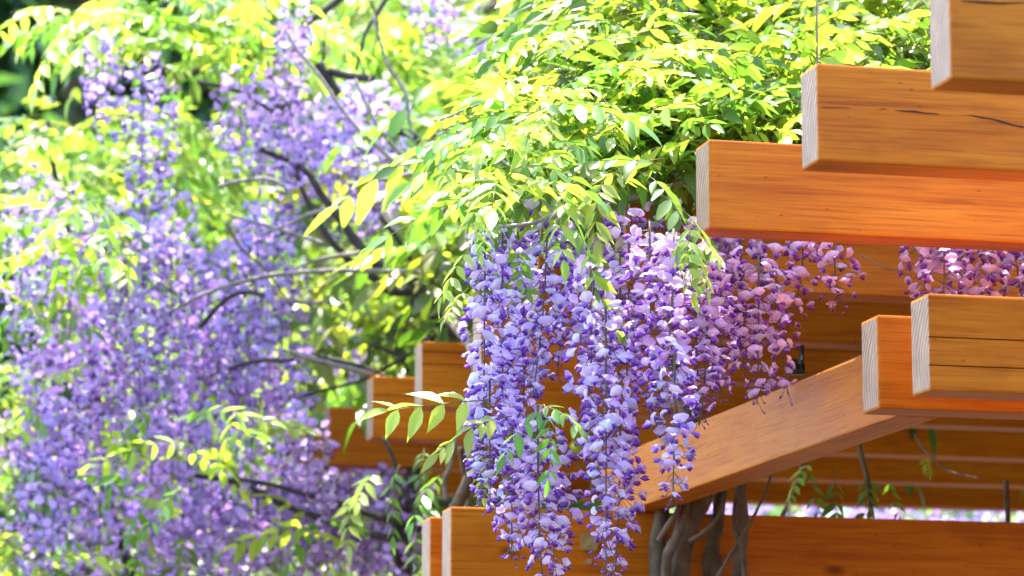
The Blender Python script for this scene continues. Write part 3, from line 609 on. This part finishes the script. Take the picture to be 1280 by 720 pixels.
for x in range(15, 240, 15): far.append((x+rng.normal(0, 5), 540+rng.uniform(-40, 50), 740+rng.uniform(-30, 40), 23, rng.uniform(8.0, 8.9)))
for x in range(245, 375, 15): far.append((x+rng.normal(0, 5), 250+abs(330-x)*.6+rng.uniform(0, 90), 490+rng.uniform(-40, 80), 21, rng.uniform(8.1, 9.0)))
for x in range(235, 375, 19): far.append((x, 420+rng.uniform(-20, 50), 590+rng.uniform(-30, 50), 21, rng.uniform(8.2, 8.9)))
for x in range(225, 500, 19): far.append((x+rng.normal(0, 5), 570+rng.uniform(-10, 50), 715+rng.uniform(-40, 40), 21, rng.uniform(8.4, 9.4)))
for x in range(235, 510, 17): far.append((x+rng.normal(0, 5), 590+rng.uniform(-10, 40), 740+rng.uniform(-30, 40), 23, rng.uniform(8.2, 8.9)))
far += [(385, 530, 640, 22, 8.0), (368, 520, 610, 20, 8.1), (400, 560, 660, 18, 8.1), (440, 405, 490, 24, 9.6), (425, 400, 470, 20, 9.8), (455, 410, 480, 18, 9.7), (28, 225, 340, 20, 8.5), (45, 210, 330, 16, 8.6)]
TONE = [(1, .98, 1), (.92, .90, 1.02), (1.05, 1.0, 1.04), (1.08, .92, 1.0)]
def far_raceme(root, x, y0, y1, hw, d, pitch=.0046, size=.028):
    top = P(x, y0, d); L = (y1-y0)/FPX*d/math.cos(PITCH); R = hw/FPX*d
    fl, g = raceme_plan(top, L, R, size, pitch, .02, .14, True); g.C = [np.broadcast_to(np.array([.16, .14, .08]), c.shape) for c in g.C]
    tone = np.array(TONE[int(rng.integers(0, 4))])*rng.uniform(.66, 1.06)
    for k in ('a', 'c', 'bud'):
        fs = [f for f in fl if f[0] == k]; g.inst(FARF[k], [f[1] for f in fs], [f[2]*tone for f in fs])
    obj('raceme', g.mesh('raceme', [M_PETAL], top), root, Vector(top-np.array(root.location)))
for a in far: far_raceme(TREE, *a)
specs = []
def clump(poly, n, d0, d1, s0=.8, s1=1.2, bias=(0, -.2, .1)):
    for x, y in sample_poly(poly, n):
        specs.append((int(rng.integers(0, 8)), frame(P(x, y, rng.uniform(d0, d1)), leaf_dir(bias), (0, 0, 1), rng.uniform(s0, s1), rng.normal(0, .4))))
clump([(30, 30), (120, 0), (330, -20), (340, 40), (250, 60), (180, 50), (120, 45)], 90, 8.2, 9.2)
clump([(230, 0), (350, -10), (350, 80), (300, 110), (250, 90)], 60, 8.2, 9.2)
clump([(0, 190), (60, 130), (130, 150), (200, 130), (260, 160), (250, 260), (120, 260), (0, 300)], 150, 8.6, 10)
clump([(200, 130), (290, 150), (300, 300), (240, 330), (200, 260)], 90, 9, 10.5)
clump([(400, -10), (560, -10), (640, 40), (640, 100), (520, 130), (430, 90)], 130, 9.0, 10.5)
clump([(480, 90), (570, 120), (560, 200), (500, 180)], 18, 9.4, 10.5)
clump([(370, 300), (480, 330), (590, 330), (590, 440), (480, 480), (370, 480)], 100, 10, 12)
clump([(520, 200), (600, 230), (600, 330), (540, 320)], 16, 10, 11)
clump([(60, 250), (130, 240), (140, 320), (80, 340)], 26, 7.7, 8.2); clump([(10, 300), (50, 300), (50, 420), (10, 400)], 14, 7.7, 8.3)
clump([(195, 430), (245, 440), (250, 620), (190, 640)], 9, 7.6, 8.1); clump([(280, 490), (340, 500), (340, 560), (280, 560)], 5, 7.6, 8.0)
clump([(-10, 440), (40, 470), (50, 720), (-10, 720)], 50, 7.9, 9.0); clump([(120, 560), (260, 560), (280, 720), (140, 720)], 6, 7.8, 8.6)
clump([(370, 590), (440, 590), (430, 680), (370, 670)], 9, 7.8, 8.5); clump([(280, 640), (500, 660), (500, 730), (280, 730)], 24, 9.4, 10.5)
clump([(370, 480), (410, 480), (410, 600), (370, 600)], 24, 8.8, 10); clump([(-10, -10), (1, -10), (1, 10)], 1, 9, 9.1)
clump([(-20, 300), (250, 300), (380, 330), (380, 560), (-20, 600)], 200, 9.6, 11); clump([(-20, 560), (500, 560), (500, 740), (-20, 740)], 60, 9.8, 11.5)
for a in [(110, 28, 40, 52, 8.1, 8.0, 4, 1.2), (150, 30, 90, 40, 8.1, 8.0, 2, 1.2), (100, 20, 60, 60, 8.1, 8.0, 0, 1.0), (505, 140, 490, 190, 7.8, 7.7, 3, .6), (530, 150, 535, 190, 7.8, 7.7, 5, .6)]: leaf_to(*a)
place_leaves(TREE, specs, 300)

# ---------------------------------------------------------------- a third wisteria seen through the gap under the rafters
tb = P(1080, 700, 11.5)
BACK = thing('wisteria_vine', (tb[0], tb[1], 0), 'distant wisteria blossom showing through the slot below the rafters', 'wisteria')
for x in range(870, 1300, 15): far_raceme(BACK, x+rng.normal(0, 5), 600+rng.uniform(-30, 22), 690+rng.uniform(-10, 30), 18, rng.uniform(11, 12), .008, .03)
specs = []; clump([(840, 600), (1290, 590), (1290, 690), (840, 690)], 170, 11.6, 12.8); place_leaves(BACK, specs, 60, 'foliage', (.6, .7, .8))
c = spline([np.array([tb[0], tb[1], 0]), np.array([tb[0]+.1, tb[1], 1.0]), np.array([tb[0]-.1, tb[1]+.1, 2.0]), np.array([tb[0]+.2, tb[1]+.2, 2.9])], 5); g = Geo(); g.tube(c, np.linspace(.05, .03, len(c)), 8, None, .08); obj('trunk', g.mesh('trunk', [M_BARK], BACK.location), BACK)

# ---------------------------------------------------------------- trees far behind
def tree(name, px, d, *a): tree_at(name, P(px, 600, d)[:2], *a)
def tree_at(name, b, ztop, zbot, rx, n, col, label, size=.16, grp=None):
    root = thing(name, (b[0], b[1], 0), label, 'shrub' if 'shrub' in name else 'tree', grp); L0 = np.array(root.location)
    g = Geo(); zc = (ztop+zbot)/2
    tp = [np.array([b[0]+rng.normal(0, .12)*i, b[1]+rng.normal(0, .12)*i, z]) for i, z in enumerate(np.linspace(0, ztop*.86, 7))]
    g.tube(spline(tp, 4), np.linspace(.028*ztop, .05, 25), 9, None, .06)
    for k in range(9):
        s = rng.integers(2, 6); a = rng.uniform(0, 6.28); e = tp[s]+np.array([math.cos(a)*rx*.75, math.sin(a)*rx*.75, ztop*.16])
        g.tube(spline([tp[s], (tp[s]+e)/2+np.array([0, 0, .2]), e], 4), np.linspace(.009*ztop, .02, 9), 6, None, .06)
    obj('trunk', g.mesh('trunk', [M_BARK], L0), root)
    cl = []
    while len(cl) < 70:
        v = rng.normal(size=3); v /= np.linalg.norm(v); v *= rng.uniform(.45, 1)**.5
        cl.append(np.array([b[0], b[1], zc])+v*np.array([rx, rx, (ztop-zbot)/2])*rng.uniform(.8, 1.08))
    lv = (np.array([(0, 0, 0), (.5, .27, .06), (.5, -.27, .06), (1, 0, -.1)]), np.array([(0, 2, 1), (1, 2, 3)]), np.ones((4, 3)))
    per = n//70; m = per*70; cen = np.repeat(np.array(cl), per, 0)+rng.normal(0, rx*.24, (m, 3))*np.array([1, 1, .6])
    X = rng.normal(size=(m, 3)); X /= np.linalg.norm(X, axis=1)[:, None]; Z = np.stack([rng.normal(0, .5, m), rng.normal(0, .5, m), np.ones(m)], 1)
    Y = np.cross(Z, X); Y /= np.linalg.norm(Y, axis=1)[:, None]+1e-6; Z = np.cross(X, Y)
    ms = np.zeros((m, 4, 4)); ms[:, :3, :3] = np.stack([X, Y, Z], 2)*(size*rng.uniform(.7, 1.4, m))[:, None, None]; ms[:, :3, 3] = cen
    ts = np.asarray(col)*np.repeat(rng.uniform(.75, 1.25, 70), per)[:, None]*rng.uniform(.8, 1.2, (m, 1))
    g = Geo(); g.inst(lv, ms, ts); obj('crown', g.mesh('crown', [M_TREE], L0, False), root)
tree('leafy_tree', -60, 33, 14, 1.5, 4.0, 12000, (.050, .125, .060), 'bluish green tree far behind the topmost drooping leaf sprays', .32)
tree('leafy_tree', 130, 30, 13, 1.6, 3.4, 12000, (.048, .115, .045), 'dark green blurred tree at the far back past the purple mass', .32)
tree('leafy_tree', 350, 34, 14.0, 1.6, 3.6, 12000, (.050, .110, .034), 'mid green tree behind the bare branches of the purple mass', .32)
tree('leafy_tree', 450, 23, 6.6, 1.2, 1.7, 7000, (.13, .19, .030), 'low yellow-green tree glowing behind the bare branches')
tree('leafy_tree', 640, 24, 9.2, 1.4, 1.8, 8000, (.105, .165, .030), 'fresh green tree behind the wooden beam ends')
tree('leafy_tree', 900, 27, 10.6, 1.5, 2.6, 8000, (.08, .145, .03), 'green tree rising behind the leafy mound over the rafters')
tree('leafy_tree', 1200, 26, 9.6, 1.5, 2.6, 8000, (.08, .145, .03), 'green tree behind the roofed end of the pergola')

# unseen shrub row, added behind the camera to block low sky light
for k in range(10):
    tree_at('sky_block_shrub', (-8.5+2.0*k+rng.normal(0, .2), -5.0+rng.normal(0, .4)+.06*(k-4)**2), 5.0+rng.normal(0, .3), -.4, 2.0, 7000, (.05, .085, .025), 'tall dark shrub in the unseen row added to block low sky light', .3, 'added sky-blocking shrubs')
